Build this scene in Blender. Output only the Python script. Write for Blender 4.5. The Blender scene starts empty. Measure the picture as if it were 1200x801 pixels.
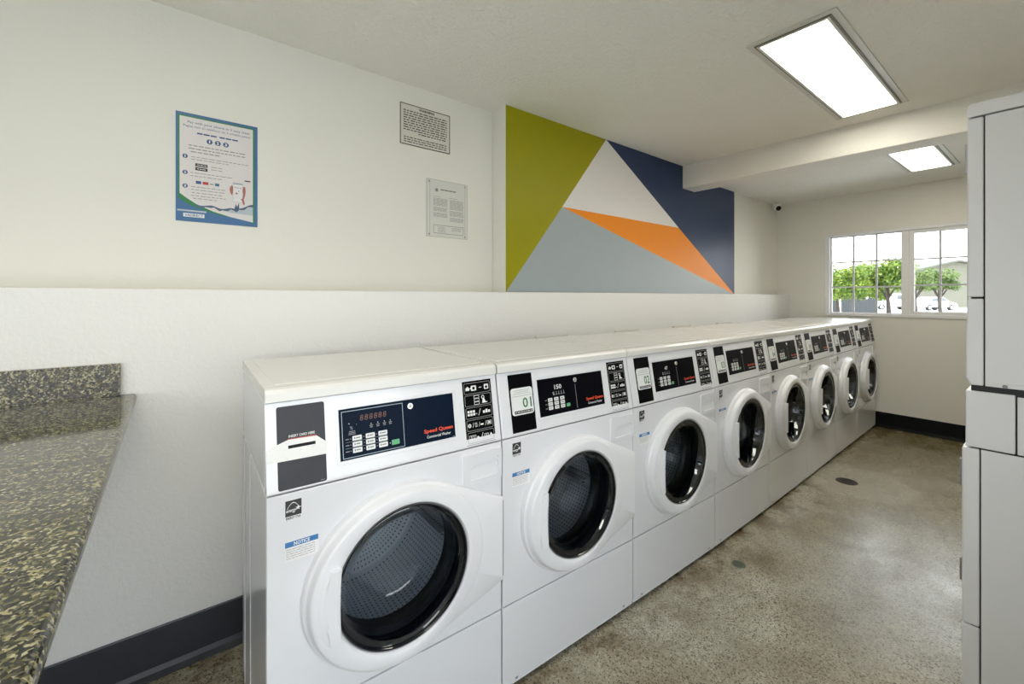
import bpy, bmesh, math, random
from math import sin, cos, pi, radians
from mathutils import Vector, Matrix
random.seed(7)
SC = bpy.context.scene
COL = SC.collection

# ------------------------------------------------------------------ materials
def srgb(r, g, b):
    def c(v):
        v /= 255.0
        return v / 12.92 if v <= 0.04045 else ((v + 0.055) / 1.055) ** 2.4
    return (c(r), c(g), c(b), 1)

class N:
    """small helper around a material node tree"""
    def __init__(s, name):
        s.m = bpy.data.materials.new(name); s.m.use_nodes = True
        s.t = s.m.node_tree; s.n = s.t.nodes; s.l = s.t.links
        s.p = s.n['Principled BSDF']
    def add(s, typ, **kw):
        nd = s.n.new(typ)
        for k, v in kw.items():
            if k.startswith('i_'): nd.inputs[k[2:].replace('_', ' ')].default_value = v
            else: setattr(nd, k, v)
        return nd
    def link(s, a, b): s.l.new(a, b)
    def coord(s, scale=(1, 1, 1)):
        tc = s.add('ShaderNodeTexCoord'); mp = s.add('ShaderNodeMapping')
        mp.inputs['Scale'].default_value = scale
        s.link(tc.outputs['Object'], mp.inputs['Vector']); return mp.outputs['Vector']
    def noise(s, vec, scale, detail=3, rough=0.5):
        n = s.add('ShaderNodeTexNoise'); n.inputs['Scale'].default_value = scale
        n.inputs['Detail'].default_value = detail; n.inputs['Roughness'].default_value = rough
        s.link(vec, n.inputs['Vector']); return n.outputs['Fac']
    def vor(s, vec, scale, rnd=1.0):
        n = s.add('ShaderNodeTexVoronoi'); n.inputs['Scale'].default_value = scale
        n.inputs['Randomness'].default_value = rnd
        s.link(vec, n.inputs['Vector']); return n
    def ramp(s, fac, stops, interp='LINEAR'):
        r = s.add('ShaderNodeValToRGB'); r.color_ramp.interpolation = interp
        e = r.color_ramp.elements
        while len(e) < len(stops): e.new(0.5)
        for el, (p, c) in zip(e, stops): el.position = p; el.color = c if len(c) == 4 else (*c, 1)
        s.link(fac, r.inputs['Fac']); return r.outputs['Color']
    def mix(s, fac, a, b, mode='MIX'):
        m = s.add('ShaderNodeMix', data_type='RGBA', blend_type=mode)
        for k, v in ((0, fac), (6, a), (7, b)):
            if hasattr(v, 'links') or isinstance(v, bpy.types.NodeSocket): s.link(v, m.inputs[k])
            else: m.inputs[k].default_value = v
        return m.outputs[2]
    def bump(s, h, strength, dist=0.002, normal=None):
        b = s.add('ShaderNodeBump'); b.inputs['Strength'].default_value = strength
        b.inputs['Distance'].default_value = dist
        s.link(h, b.inputs['Height'])
        if normal is not None: s.link(normal, b.inputs['Normal'])
        return b.outputs['Normal']
    def base(s, v):
        if isinstance(v, bpy.types.NodeSocket): s.link(v, s.p.inputs['Base Color'])
        else: s.p.inputs['Base Color'].default_value = v
    def set(s, **kw):
        for k, v in kw.items(): s.p.inputs[k.replace('_', ' ')].default_value = v

def plain(name, col, rough=0.5, metal=0.0, spec=0.5, coat=0.0, var=0.0):
    a = N(name); a.set(Roughness=rough, Metallic=metal, Coat_Weight=coat)
    a.p.inputs['Specular IOR Level'].default_value = spec
    v = a.coord()
    f = a.noise(v, 14.0, 2)
    c2 = tuple(min(1, x * (1 - max(var, 0.02))) for x in col[:3]) + (1,)
    a.base(a.mix(f, col, c2))
    return a.m

def wall_mat(name, col, bump, scale):
    a = N(name); v = a.coord()
    big = a.noise(v, 1.3, 3)
    c2 = (col[0] * .965, col[1] * .965, col[2] * .955, 1)
    a.base(a.mix(big, col, c2))
    f = a.noise(v, scale, 4, .6)
    f2 = a.ramp(f, [(.35, (0, 0, 0)), (.65, (1, 1, 1))])
    a.link(a.bump(f2, bump, .0025), a.p.inputs['Normal'])
    a.set(Roughness=.62); a.p.inputs['Specular IOR Level'].default_value = .3
    return a.m

M = {}
M['wall'] = wall_mat('wall_paint', (.79, .775, .715, 1), .12, 60)
M['wall_low'] = wall_mat('wall_paint_textured', (.84, .835, .815, 1), .42, 75)
M['ceiling'] = wall_mat('ceiling_paint_textured', (.84, .825, .765, 1), 1.0, 48)
M['beam'] = wall_mat('beam_paint', (.82, .805, .75, 1), .5, 60)
M['white'] = plain('white_enamel', (.77, .78, .81, 1), .22, coat=.3, var=.02)
M['white_warmlit'] = plain('white_enamel_warmlit', (.77, .765, .735, 1), .25, coat=.2, var=.02)  # washer enamel, yellowed by reflected light on the lids put into the colour
M['white_plastic'] = plain('white_door_plastic', (.79, .80, .83, 1), .28, coat=.15)
M['dryer_white'] = plain('dryer_enamel', (.86, .86, .88, 1), .35, var=.02)
M['navy'] = plain('navy_display_film', (.005, .011, .026, 1), .3, spec=.04)
M['black_film'] = plain('black_display_film', (.003, .003, .005, 1), .3, spec=.04)
M['panel_black'] = plain('black_label_film', (.003, .003, .004, 1), .4, spec=.04)
M['charcoal'] = plain('charcoal_plate', (.055, .058, .065, 1), .45, spec=.2, var=.3)
M['slot_black'] = plain('slot_black', (.002, .002, .002, 1), .8)
M['key_white'] = plain('key_white', (.72, .74, .74, 1), .4)
M['key_green'] = plain('key_green', (.12, .42, .20, 1), .4)
M['line_blue'] = plain('pale_blue_line', (.36, .45, .52, 1), .4)
M['print_white'] = plain('print_white', (.8, .8, .8, 1), .5)
M['print_grey'] = plain('print_grey', (.30, .30, .31, 1), .5)
M['print_dark'] = plain('print_dark', (.035, .035, .04, 1), .5)
M['print_mid'] = plain('print_mid_grey', (.16, .16, .16, 1), .5)
M['orange_red'] = plain('brand_orange_red', (.85, .09, .025, 1), .4)
M['red_line'] = plain('dull_red', (.42, .08, .06, 1), .5)
M['digit_dim'] = plain('unlit_digit_brown', (.14, .055, .03, 1), .4)
M['label_paper'] = plain('sticker_white', (.78, .80, .79, 1), .45)
M['number_green'] = plain('number_green', (.07, .19, .10, 1), .5)
M['notice_blue'] = plain('notice_blue', (.05, .20, .46, 1), .45)
M['poster_blue'] = plain('poster_blue', (.055, .16, .34, 1), .35, var=.15)
M['poster_green'] = plain('poster_green', (.03, .21, .07, 1), .35)
M['poster_paper'] = plain('poster_paper', (.70, .67, .66, 1), .35)
M['poster_navy'] = plain('poster_navy', (.03, .08, .22, 1), .4)
M['poster_phone'] = plain('poster_phone_print', (.74, .73, .74, 1), .4)
M['skin_print'] = plain('poster_hand_print', (.42, .14, .12, 1), .5)
M['card_red'] = plain('poster_card_red', (.50, .05, .05, 1), .5)
M['card_blue'] = plain('poster_card_blue', (.05, .16, .25, 1), .5)
M['water'] = plain('poster_water_blue', (.10, .15, .26, 1), .4, var=.6)
M['water_pale'] = plain('poster_water_pale', (.50, .58, .64, 1), .4, var=.3)
M['sign_paper'] = plain('sign_panel', (.66, .64, .57, 1), .5)
M['sign_ink'] = plain('sign_ink', (.07, .065, .055, 1), .5)
M['notice_paper'] = plain('notice_paper', (.66, .66, .61, 1), .5)
M['notice_ink'] = plain('notice_ink', (.36, .36, .34, 1), .5)
M['chrome'] = plain('chrome', (.75, .75, .76, 1), .15, 1.0)
M['steel_grey'] = plain('grey_steel', (.30, .30, .31, 1), .4, .8)
M['dark_gap'] = plain('dark_interior', (.03, .03, .034, 1), .7)
M['rubber'] = plain('dark_rubber', (.012, .014, .018, 1), .32)
M['rim_black'] = plain('gloss_black_rim', (.004, .006, .010, 1), .07)
M['baseboard'] = plain('black_vinyl_base', (.004, .005, .007, 1), .45, spec=.2, var=.3)
M['baseboard_left'] = plain('charcoal_vinyl_base', (.032, .037, .046, 1), .38, var=.35)
M['window_white'] = plain('window_vinyl', (.80, .80, .80, 1), .4)
M['muntin'] = plain('window_muntin', (.60, .62, .64, 1), .4)
M['lamp_frame'] = plain('lamp_trim', (.62, .61, .55, 1), .4)
M['lamp_dark'] = plain('lamp_inner_edge', (.18, .17, .14, 1), .5)
# mural paints
M['mural_green'] = plain('mural_olive_green', (.325, .305, .004, 1), .42, spec=.22, var=.06)
M['mural_white'] = plain('mural_white', (.76, .735, .71, 1), .38)
M['mural_orange'] = plain('mural_orange', (.90, .28, .004, 1), .42, spec=.25, var=.05)
M['mural_grey'] = plain('mural_blue_grey', (.36, .41, .435, 1), .42, var=.05)
M['mural_navy'] = plain('mural_navy', (.016, .036, .10, 1), .38, spec=.35, var=.12)

def tape_mat():
    a = N('crumpled_white_tape'); v = a.coord()
    n = a.noise(v, 260, 4, .7)
    a.base(a.ramp(n, [(.27, (.45, .44, .42)), (.38, (.84, .84, .82))]))
    a.link(a.bump(n, .6, .002), a.p.inputs['Normal']); a.set(Roughness=.6); return a.m
M['tape'] = tape_mat()

def granite():
    a = N('speckled_granite'); v = a.coord()
    w = a.noise(v, 30, 3)
    vo = a.vor(v, 250)
    sp = a.add('ShaderNodeSeparateColor'); a.link(vo.outputs['Color'], sp.inputs[0])
    c = a.ramp(sp.outputs[0], [(0, (.005, .006, .005)), (.28, (.03, .03, .018)), (.44, (.16, .145, .065)),
                               (.60, (.32, .29, .15)), (.80, (.10, .095, .055)), (.92, (.44, .41, .27))], 'CONSTANT')
    vo2 = a.vor(v, 95)
    sp2 = a.add('ShaderNodeSeparateColor'); a.link(vo2.outputs['Color'], sp2.inputs[0])
    d = a.ramp(sp2.outputs[1], [(0, (.14, .14, .12)), (.28, (1, 1, 1)), (.75, (1, 1, 1)), (.8, (.5, .48, .40))], 'CONSTANT')
    m = a.mix(.75, c, d, 'MULTIPLY')
    a.base(m); a.set(Roughness=.09); a.p.inputs['IOR'].default_value = 1.52
    return a.m
M['granite'] = granite()

def concrete():
    a = N('polished_concrete'); v = a.coord()
    big = a.noise(v, .9, 4, .55); med = a.noise(v, 4.5, 5, .65); fine = a.noise(v, 150, 3, .7)
    c = a.ramp(med, [(.28, (.27, .24, .17)), (.5, (.40, .375, .30)), (.72, (.52, .50, .43))])
    # stains that belong to the slab: olive brown along the machines and by the far wall
    st = a.ramp(big, [(.42, (1, 1, 1)), (.66, (.62, .55, .36))])
    c = a.mix(.8, c, st, 'MULTIPLY')
    tc = a.add('ShaderNodeTexCoord'); sx = a.add('ShaderNodeSeparateXYZ'); a.link(tc.outputs['Object'], sx.inputs[0])
    far = a.add('ShaderNodeMapRange'); far.inputs[1].default_value = 3.6; far.inputs[2].default_value = 5.3
    a.link(sx.outputs[0], far.inputs[0])
    wob = a.add('ShaderNodeMath', operation='MULTIPLY'); a.link(far.outputs[0], wob.inputs[0])
    wr = a.ramp(med, [(.3, (.25, .25, .25)), (.6, (1, 1, 1))]); a.link(wr, wob.inputs[1])
    c = a.mix(wob.outputs[0], c, (.17, .135, .05, 1))
    # brown strip of dirt beside the machines
    ne = a.add('ShaderNodeMapRange'); ne.inputs[1].default_value = .86; ne.inputs[2].default_value = 1.12
    a.link(sx.outputs[1], ne.inputs[0])
    nw = a.add('ShaderNodeMath', operation='MULTIPLY'); a.link(ne.outputs[0], nw.inputs[0])
    n2 = a.noise(v, 7, 4, .7); a.link(a.ramp(n2, [(.45, (0, 0, 0)), (.62, (.9, .9, .9))]), nw.inputs[1])
    c = a.mix(nw.outputs[0], c, (.13, .085, .035, 1))
    # aggregate specks
    vo = a.vor(v, 215); sp = a.add('ShaderNodeSeparateColor'); a.link(vo.outputs['Color'], sp.inputs[0])
    speck = a.ramp(sp.outputs[0], [(0, (.20, .19, .17)), (.11, (.62, .60, .56)), (.28, (1, 1, 1)), (.80, (1.0, 1.0, 1.0)), (.88, (1.4, 1.4, 1.38))], 'CONSTANT')
    c = a.mix(.85, c, speck, 'MULTIPLY')
    vo2 = a.vor(v, 11); a_ = a.ramp(vo2.outputs['Distance'], [(.035, (.12, .10, .08)), (.06, (1, 1, 1))])
    c = a.mix(.7, c, a_, 'MULTIPLY')
    # ring of rough patched concrete around the drain and two round marks
    def spot(cx, cy, r0, r1, colr, f, sy=1.0):
        nonlocal c
        mp = a.add('ShaderNodeMapping'); mp.inputs['Location'].default_value = (-cx, -cy * sy, 0)
        mp.inputs['Scale'].default_value = (1, sy, 0)
        a.link(tc.outputs['Object'], mp.inputs[0])
        ln = a.add('ShaderNodeVectorMath', operation='LENGTH'); a.link(mp.outputs[0], ln.inputs[0])
        mm = a.add('ShaderNodeMapRange'); mm.inputs[1].default_value = r1; mm.inputs[2].default_value = r0
        a.link(ln.outputs['Value'], mm.inputs[0])
        mu = a.add('ShaderNodeMath', operation='MULTIPLY'); a.link(mm.outputs[0], mu.inputs[0]); mu.inputs[1].default_value = f
        c = a.mix(mu.outputs[0], c, colr)
    spot(3.86, .90, .30, .36, (.42, .40, .32, 1), .55)
    spot(2.21, .985, .028, .036, (.055, .085, .055, 1), .9)
    a.base(c)
    rr = a.ramp(med, [(.3, (.34, .34, .34)), (.7, (.20, .20, .20))])
    rs = a.add('ShaderNodeSeparateColor'); a.link(rr, rs.inputs[0]); a.link(rs.outputs[0], a.p.inputs['Roughness'])
    a.link(a.bump(fine, .10, .001), a.p.inputs['Normal'])
    a.p.inputs['IOR'].default_value = 1.5
    return a.m
M['floor'] = concrete()

def drum_mat():
    a = N('perforated_steel'); 
    tc = a.add('ShaderNodeTexCoord'); sx = a.add('ShaderNodeSeparateXYZ'); a.link(tc.outputs['Object'], sx.inputs[0])
    dx = a.add('ShaderNodeMath', operation='SUBTRACT'); a.link(sx.outputs[0], dx.inputs[0]); dx.inputs[1].default_value = .34
    dz = a.add('ShaderNodeMath', operation='SUBTRACT'); a.link(sx.outputs[2], dz.inputs[0]); dz.inputs[1].default_value = .558
    at = a.add('ShaderNodeMath', operation='ARCTAN2'); a.link(dz.outputs[0], at.inputs[0]); a.link(dx.outputs[0], at.inputs[1])
    m = a.add('ShaderNodeMath', operation='MULTIPLY'); a.link(at.outputs[0], m.inputs[0]); m.inputs[1].default_value = .25
    l2 = a.add('ShaderNodeCombineXYZ'); a.link(dx.outputs[0], l2.inputs[0]); a.link(dz.outputs[0], l2.inputs[1])
    ln = a.add('ShaderNodeVectorMath', operation='LENGTH'); a.link(l2.outputs[0], ln.inputs[0])
    ad = a.add('ShaderNodeMath', operation='ADD'); a.link(ln.outputs['Value'], ad.inputs[0]); a.link(sx.outputs[1], ad.inputs[1])
    cm = a.add('ShaderNodeCombineXYZ'); a.link(m.outputs[0], cm.inputs[0]); a.link(ad.outputs[0], cm.inputs[1])
    vo = a.vor(cm.outputs[0], 66, .0)
    hole = a.ramp(vo.outputs['Distance'], [(.15, (.01, .012, .015)), (.22, (.82, .84, .87))])
    a.base(hole); a.set(Metallic=.35, Roughness=.42)
    return a.m
M['drum'] = drum_mat()

def glass(name, tint, refl=1.0, ior=1.5):
    a = N(name); a.n.remove(a.p)
    out = a.n['Material Output']
    tr = a.add('ShaderNodeBsdfTransparent'); tr.inputs[0].default_value = tint
    gl = a.add('ShaderNodeBsdfGlossy'); gl.inputs['Roughness'].default_value = .02
    gl.inputs[0].default_value = (.95, .97, 1, 1)
    fr = a.add('ShaderNodeFresnel'); fr.inputs['IOR'].default_value = ior
    mx = a.add('ShaderNodeMixShader'); a.link(fr.outputs[0], mx.inputs[0]); a.link(tr.outputs[0], mx.inputs[1]); a.link(gl.outputs[0], mx.inputs[2])
    a.link(mx.outputs[0], out.inputs[0]); return a.m
M['door_glass'] = glass('washer_door_glass', (.84, .90, .95, 1), ior=1.65)
M['window_glass'] = glass('window_glass', (.97, .98, .98, 1), ior=1.3)
M['car_glass'] = plain('car_window_tint', (.10, .12, .13, 1), .1)

def emit(name, col, strength):
    a = N(name); a.p.inputs['Emission Color'].default_value = col; a.p.inputs['Emission Strength'].default_value = strength
    v = a.coord(); a.base(a.mix(a.noise(v, 6), (.9, .9, .85, 1), (.85, .85, .8, 1))); return a.m
LAMP_K = 6.2
M['lens'] = emit('lamp_diffuser', (1, .95, .83, 1), LAMP_K)

def leaf(name, c1, c2):
    a = N(name); v = a.coord(); n = a.noise(v, 1.6, 3)
    c = a.ramp(n, [(.3, c1), (.7, c2)]); a.base(c); a.set(Roughness=.5)
    a.p.inputs['Subsurface Weight'].default_value = 0
    tl = a.add('ShaderNodeBsdfTranslucent'); a.link(c, tl.inputs[0])
    mx = a.add('ShaderNodeMixShader'); mx.inputs[0].default_value = .4
    out = a.n['Material Output']; a.link(a.p.outputs[0], mx.inputs[1]); a.link(tl.outputs[0], mx.inputs[2]); a.link(mx.outputs[0], out.inputs[0])
    return a.m
M['leaf'] = leaf('bright_green_leaves', (.045, .12, .010), (.24, .31, .035))
M['leaf_pale'] = leaf('pale_green_leaves', (.07, .13, .035), (.20, .26, .07))
M['bark'] = plain('tree_bark', (.06, .045, .035, 1), .8, var=.3)
M['pave'] = plain('pale_concrete_ground', (.62, .61, .58, 1), .8, var=.1)
M['stucco'] = plain('beige_stucco', (.17, .165, .125, 1), .9, var=.08)
M['roofing'] = plain('olive_roof', (.12, .12, .095, 1), .9, var=.1)
M['fence'] = plain('grey_fence_boards', (.055, .06, .065, 1), .7, var=.3)
M['car_white'] = plain('white_car_paint', (.85, .85, .86, 1), .15, coat=1)
M['tyre'] = plain('tyre_rubber', (.03, .03, .03, 1), .7)

# ------------------------------------------------------------------ mesh helpers
CACHE = {}
class MB:
    """collects shapes, links them as ONE mesh object; tf maps local points"""
    def __init__(s, tf=None): s.v = []; s.f = []; s.mi = []; s.mats = []; s.tf = tf; s.sm = []
    def mat(s, m):
        if m not in s.mats: s.mats.append(m)
        return s.mats.index(m)
    def raw(s, vs, fs, m, smooth=False):
        k = len(s.v); i = s.mat(m)
        s.v += [s.tf(*p) if s.tf else tuple(p) for p in vs]
        for f in fs: s.f.append([k + q for q in f]); s.mi.append(i); s.sm.append(smooth)
        return s
    def box(s, x0, x1, y0, y1, z0, z1, m):
        vs = [(x, y, z) for x in (x0, x1) for y in (y0, y1) for z in (z0, z1)]
        return s.raw(vs, [(0, 1, 3, 2), (4, 6, 7, 5), (0, 4, 5, 1), (2, 3, 7, 6), (0, 2, 6, 4), (1, 5, 7, 3)], m)
    def prism(s, poly, a0, a1, m, axis='y', smooth=False):
        """poly: 2D points; extruded from a0 to a1 along axis"""
        def P(p, a):
            return {'y': (p[0], a, p[1]), 'x': (a, p[0], p[1]), 'z': (p[0], p[1], a)}[axis]
        n = len(poly)
        vs = [P(p, a0) for p in poly] + [P(p, a1) for p in poly]
        fs = [list(range(n)), list(range(2 * n - 1, n - 1, -1))] + [(i, (i + 1) % n, n + (i + 1) % n, n + i) for i in range(n)]
        return s.raw(vs, fs, m, smooth)
    def ringpl(s, outer, inner, a0, a1, m, axis='y'):
        """plate with a hole; outer and inner loops of equal length"""
        def P(p, a):
            return {'y': (p[0], a, p[1]), 'x': (a, p[0], p[1]), 'z': (p[0], p[1], a)}[axis]
        n = len(outer)
        vs = [P(p, a) for a in (a0, a1) for l in (outer, inner) for p in l]
        fs = []
        for i in range(n):
            j = (i + 1) % n
            fs += [(i, j, n + j, n + i), (2 * n + j, 2 * n + i, 3 * n + i, 3 * n + j), (j, i, 2 * n + i, 2 * n + j), (n + i, n + j, 3 * n + j, 3 * n + i)]
        return s.raw(vs, fs, m)
    def lathe(s, prof, c, m, seg=64, axis='y', a0=0, a1=2 * pi, close=True):
        """prof: (ra, rb, h) or (r, h); h along axis"""
        pr = [(p[0], p[0], p[1]) if len(p) == 2 else p for p in prof]
        full = abs(a1 - a0 - 2 * pi) < 1e-6
        ns = seg if full else seg + 1
        vs = []
        for k in range(ns):
            t = a0 + (a1 - a0) * k / seg
            for ra, rb, h in pr:
                q = (c[0] + ra * cos(t), c[1] + rb * sin(t))
                vs.append({'y': (q[0], h, q[1]), 'z': (q[0], q[1], h), 'x': (h, q[0], q[1])}[axis])
        n = len(pr); fs = []
        for k in range(seg):
            k2 = (k + 1) % ns
            for i in range(n - 1):
                fs.append((k * n + i, k2 * n + i, k2 * n + i + 1, k * n + i + 1))
        return s.raw(vs, fs, m, True)
    def tube(s, pts, r, m, seg=8):
        pts = [Vector(p) for p in pts]; vs = []; fs = []
        for i, p in enumerate(pts):
            d = (pts[min(i + 1, len(pts) - 1)] - pts[max(i - 1, 0)]).normalized()
            u = d.orthogonal().normalized(); w = d.cross(u)
            rr = r[i] if isinstance(r, (list, tuple)) else r
            for k in range(seg):
                t = 2 * pi * k / seg; vs.append(tuple(p + u * cos(t) * rr + w * sin(t) * rr))
        for i in range(len(pts) - 1):
            for k in range(seg):
                fs.append((i * seg + k, i * seg + (k + 1) % seg, (i + 1) * seg + (k + 1) % seg, (i + 1) * seg + k))
        fs += [list(range(seg))[::-1], [(len(pts) - 1) * seg + k for k in range(seg)]]
        return s.raw(vs, fs, m, True)
    def text(s, body, x0, x1, z0, z1, y, m, bold=0.0, shear=0.0, keep=False):
        """flat lettering in the x/z plane at depth y, fitted in the rectangle"""
        vs, fs = text_geo(body, bold, shear)
        if not vs: return s
        ax, bx = min(v[0] for v in vs), max(v[0] for v in vs); az, bz = min(v[1] for v in vs), max(v[1] for v in vs)
        kx = (x1 - x0) / (bx - ax); kz = (z1 - z0) / (bz - az)
        if keep:
            k = min(kx, kz); kx = kz = k
        return s.raw([(x0 + (v[0] - ax) * kx, y, z0 + (v[1] - az) * kz) for v in vs], fs, m)
    def quad(s, x0, x1, z0, z1, y, m):
        return s.raw([(x0, y, z0), (x1, y, z0), (x1, y, z1), (x0, y, z1)], [(0, 1, 2, 3)], m)
    def poly(s, pts, y, m):
        return s.raw([(p[0], y, p[1]) for p in pts], [list(range(len(pts)))], m)
    def disc(s, cx, cz, r, y, m, seg=24):
        return s.poly([(cx + r * cos(2 * pi * k / seg), cz + r * sin(2 * pi * k / seg)) for k in range(seg)], y, m)
    def frame(s, x0, x1, z0, z1, t, y, m):
        s.quad(x0, x1, z0, z0 + t, y, m); s.quad(x0, x1, z1 - t, z1, y, m)
        s.quad(x0, x0 + t, z0 + t, z1 - t, y, m); return s.quad(x1 - t, x1, z0 + t, z1 - t, y, m)
    def mesh(s, name):
        me = bpy.data.meshes.new(name); me.from_pydata([tuple(p) for p in s.v], [], s.f); me.validate(clean_customdata=False)
        for m in s.mats: me.materials.append(m)
        if len(me.polygons) == len(s.mi):
            me.polygons.foreach_set('material_index', s.mi); me.polygons.foreach_set('use_smooth', s.sm)
        me.update()
        bm = bmesh.new(); bm.from_mesh(me); bmesh.ops.recalc_face_normals(bm, faces=bm.faces); bm.to_mesh(me); bm.free()
        if any(s.sm): me.set_sharp_from_angle(angle=radians(38))
        return me

TXT = {}
def text_geo(body, bold, shear):
    k = (body, bold, shear)
    if k in TXT: return TXT[k]
    cu = bpy.data.curves.new('lettering', 'FONT'); cu.body = body; cu.offset = bold; cu.shear = shear
    cu.resolution_u = 2; cu.fill_mode = 'FRONT'
    ob = bpy.data.objects.new('lettering', cu); COL.objects.link(ob)
    dg = bpy.context.evaluated_depsgraph_get(); dg.update()
    me = bpy.data.meshes.new_from_object(ob.evaluated_get(dg))
    vs = [tuple(v.co) for v in me.vertices]; fs = [tuple(p.vertices) for p in me.polygons]
    bpy.data.objects.remove(ob); bpy.data.curves.remove(cu); bpy.data.meshes.remove(me)
    TXT[k] = (vs, fs); return TXT[k]

def link(name, me, parent=None, loc=None, bevel=0, seg=2, label=None):
    o = bpy.data.objects.new(name, me); COL.objects.link(o)
    if parent is not None: o.parent = parent
    if loc is not None: o.location = loc
    if bevel:
        b = o.modifiers.new('edge', 'BEVEL'); b.width = bevel; b.segments = seg; b.limit_method = 'ANGLE'; b.angle_limit = radians(50)
        b.harden_normals = False
    if label: o['label'] = label
    return o

def part(name, key, fn, parent, bevel=0, seg=2, tf=None, label=None):
    """key: repeated parts share their mesh data"""
    kk = (name, key)
    if kk not in CACHE or key is None:
        b = MB(tf); fn(b); me = b.mesh(name)
        if key is None: return link(name, me, parent, None, bevel, seg, label)
        CACHE[kk] = me
    return link(name, CACHE[kk], parent, None, bevel, seg, label)

def thing(name, label, cat, loc=(0, 0, 0), rz=0, group=None):
    o = bpy.data.objects.new(name, None); COL.objects.link(o); o.empty_display_size = .1
    o.location = loc; o.rotation_euler = (0, 0, rz); o['label'] = label; o['category'] = cat
    if group: o['group'] = group
    return o

def tag(o, label, cat, group=None):
    o['label'] = label; o['category'] = cat
    if group: o['group'] = group
    return o

def struct(name, fn, bevel=0, parent=None, seg=2):
    b = MB(); fn(b); o = link(name, b.mesh(name), parent, None, bevel, seg)
    if parent is None: o['kind'] = 'structure'
    return o

# ------------------------------------------------------------------ camera
F_PX, YAW, CY, H = 505.0932, 0.6677, 347.8146, 1.3269
cam = bpy.data.cameras.new('camera'); co = bpy.data.objects.new('camera', cam); COL.objects.link(co)
cam.sensor_width = 36; cam.lens = F_PX * 36 / 1200; cam.shift_y = -(400.5 - CY) / 1200
cam.clip_start = .02; cam.clip_end = 300
co.location = (0, 0, H); co.rotation_euler = (pi / 2, 0, -YAW)
SC.camera = co

# ------------------------------------------------------------------ room
XB, XF, YR = -2.6, 5.6608, -.80          # back wall, far wall (at y=0), right wall
RF, RB = -.0339, -.0366                   # small skew of the far wall and of the beam
ZC, ZC2, ZBM, ZL = 2.507, 2.425, 2.3044, 1.356
YL, YU, YM, XC = 1.9685, 2.2384, 2.1017, 1.607
def xfar(y): return XF + y * math.tan(-RF) * -1
def xbeam(y, o=0): return 3.6949 + o + y * math.tan(RB)

struct('floor', lambda b: b.box(XB - .1, 6.0, YR - .1, 2.4, -.12, 0, M['floor']))
struct('ceiling', lambda b: (b.box(XB - .1, 3.76, YR - .1, 2.4, ZC, ZC + .15, M['ceiling']),
                             b.box(3.76, 5.9, YR - .1, 2.4, ZC2, ZC2 + .232, M['ceiling'])))
def wl(b):
    b.box(XB, XC, YU, YU + .16, ZL - .1, ZC + .01, M['wall'])
    b.box(XC, 5.8, YM, YU + .16, ZL - .1, ZC + .01, M['wall'])
struct('wall_left', wl, .006)
struct('wall_left_lower', lambda b: b.box(XB, 5.75, YL, YU + .16, 0, ZL, M['wall_low']), .008, seg=3)
def wr(b):
    m = M['wall']; y0, y1 = YR - .14, YR
    b.box(XB, -2.3, y0, y1, 0, ZC, m); b.box(1.35, 5.8, y0, y1, 0, ZC, m)
    b.box(-2.3, 1.35, y0, y1, 0, .55, m); b.box(-2.3, 1.35, y0, y1, 1.75, ZC, m)
struct('wall_right', wr)
def added_sidewin(b):  # unseen side window, added to bring daylight onto the washers
    m = M['window_white']
    for x in (-2.3, -1.10, .10, 1.30): b.box(x, x + .05, YR - .10, YR - .04, .55, 1.75, m)
    b.box(-2.25, 1.30, YR - .10, YR - .04, .55, .60, m); b.box(-2.25, 1.30, YR - .10, YR - .04, 1.70, 1.75, m)
w2 = struct('added_window_2', added_sidewin, .003)
gb = MB(); gb.box(-2.25, 1.30, YR - .075, YR - .068, .60, 1.70, M['window_glass']); link('glass_pane', gb.mesh('glass_pane'), w2)

def beam(b):
    b.prism([(xbeam(YR), YR), (xbeam(2.15), 2.15), (xbeam(2.15, .212), 2.15), (xbeam(YR, .195), YR)], ZBM, ZC + .01, M['beam'], 'z')
struct('trim_1', beam, .006)['label'] = 'white ceiling beam crossing the room above the machines'

# far wall with the window opening (local frame: origin at far-wall line, x' depth, y along)
WY0, WY1, WZ0, WZ1 = .262, 1.600, 1.135, 1.998
far = bpy.data.objects.new
def farwall(b):
    a0, a1 = YR - .1, 2.45
    t = .16; m = M['wall']
    b.box(0, t, a0, WY0, 0, ZC2 + .01, m); b.box(0, t, WY1, a1, 0, ZC2 + .01, m)
    b.box(0, t, WY0, WY1, 0, WZ0, m); b.box(0, t, WY0, WY1, WZ1, ZC2 + .01, m)
fw = struct('wall_far', farwall, 0); fw.location = (XF, 0, 0); fw.rotation_euler = (0, 0, RF * -1 * -1)
def wfr(b):
    m = M['window_white']; y0, y1, z0, z1 = WY0 - .014, WY1 + .014, WZ0 - .012, WZ1 + .016
    b.box(-.012, .075, y1 - .045, y1, z0, z1, m); b.box(-.012, .075, y0, y0 + .045, z0, z1, m)
    b.box(-.012, .075, y0 + .045, y1 - .045, z1 - .030, z1, m); b.box(-.012, .075, y0 + .045, y1 - .045, z0, z0 + .030, m)
    b.box(.0, .06, .908, .966, z0 + .03, z1 - .03, m)
win = struct('window_1', wfr, .003); win.location = (XF, 0, 0); win.rotation_euler = (0, 0, RF)
win['label'] = 'white vinyl sliding window with gridded panes in the far wall'
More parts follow.
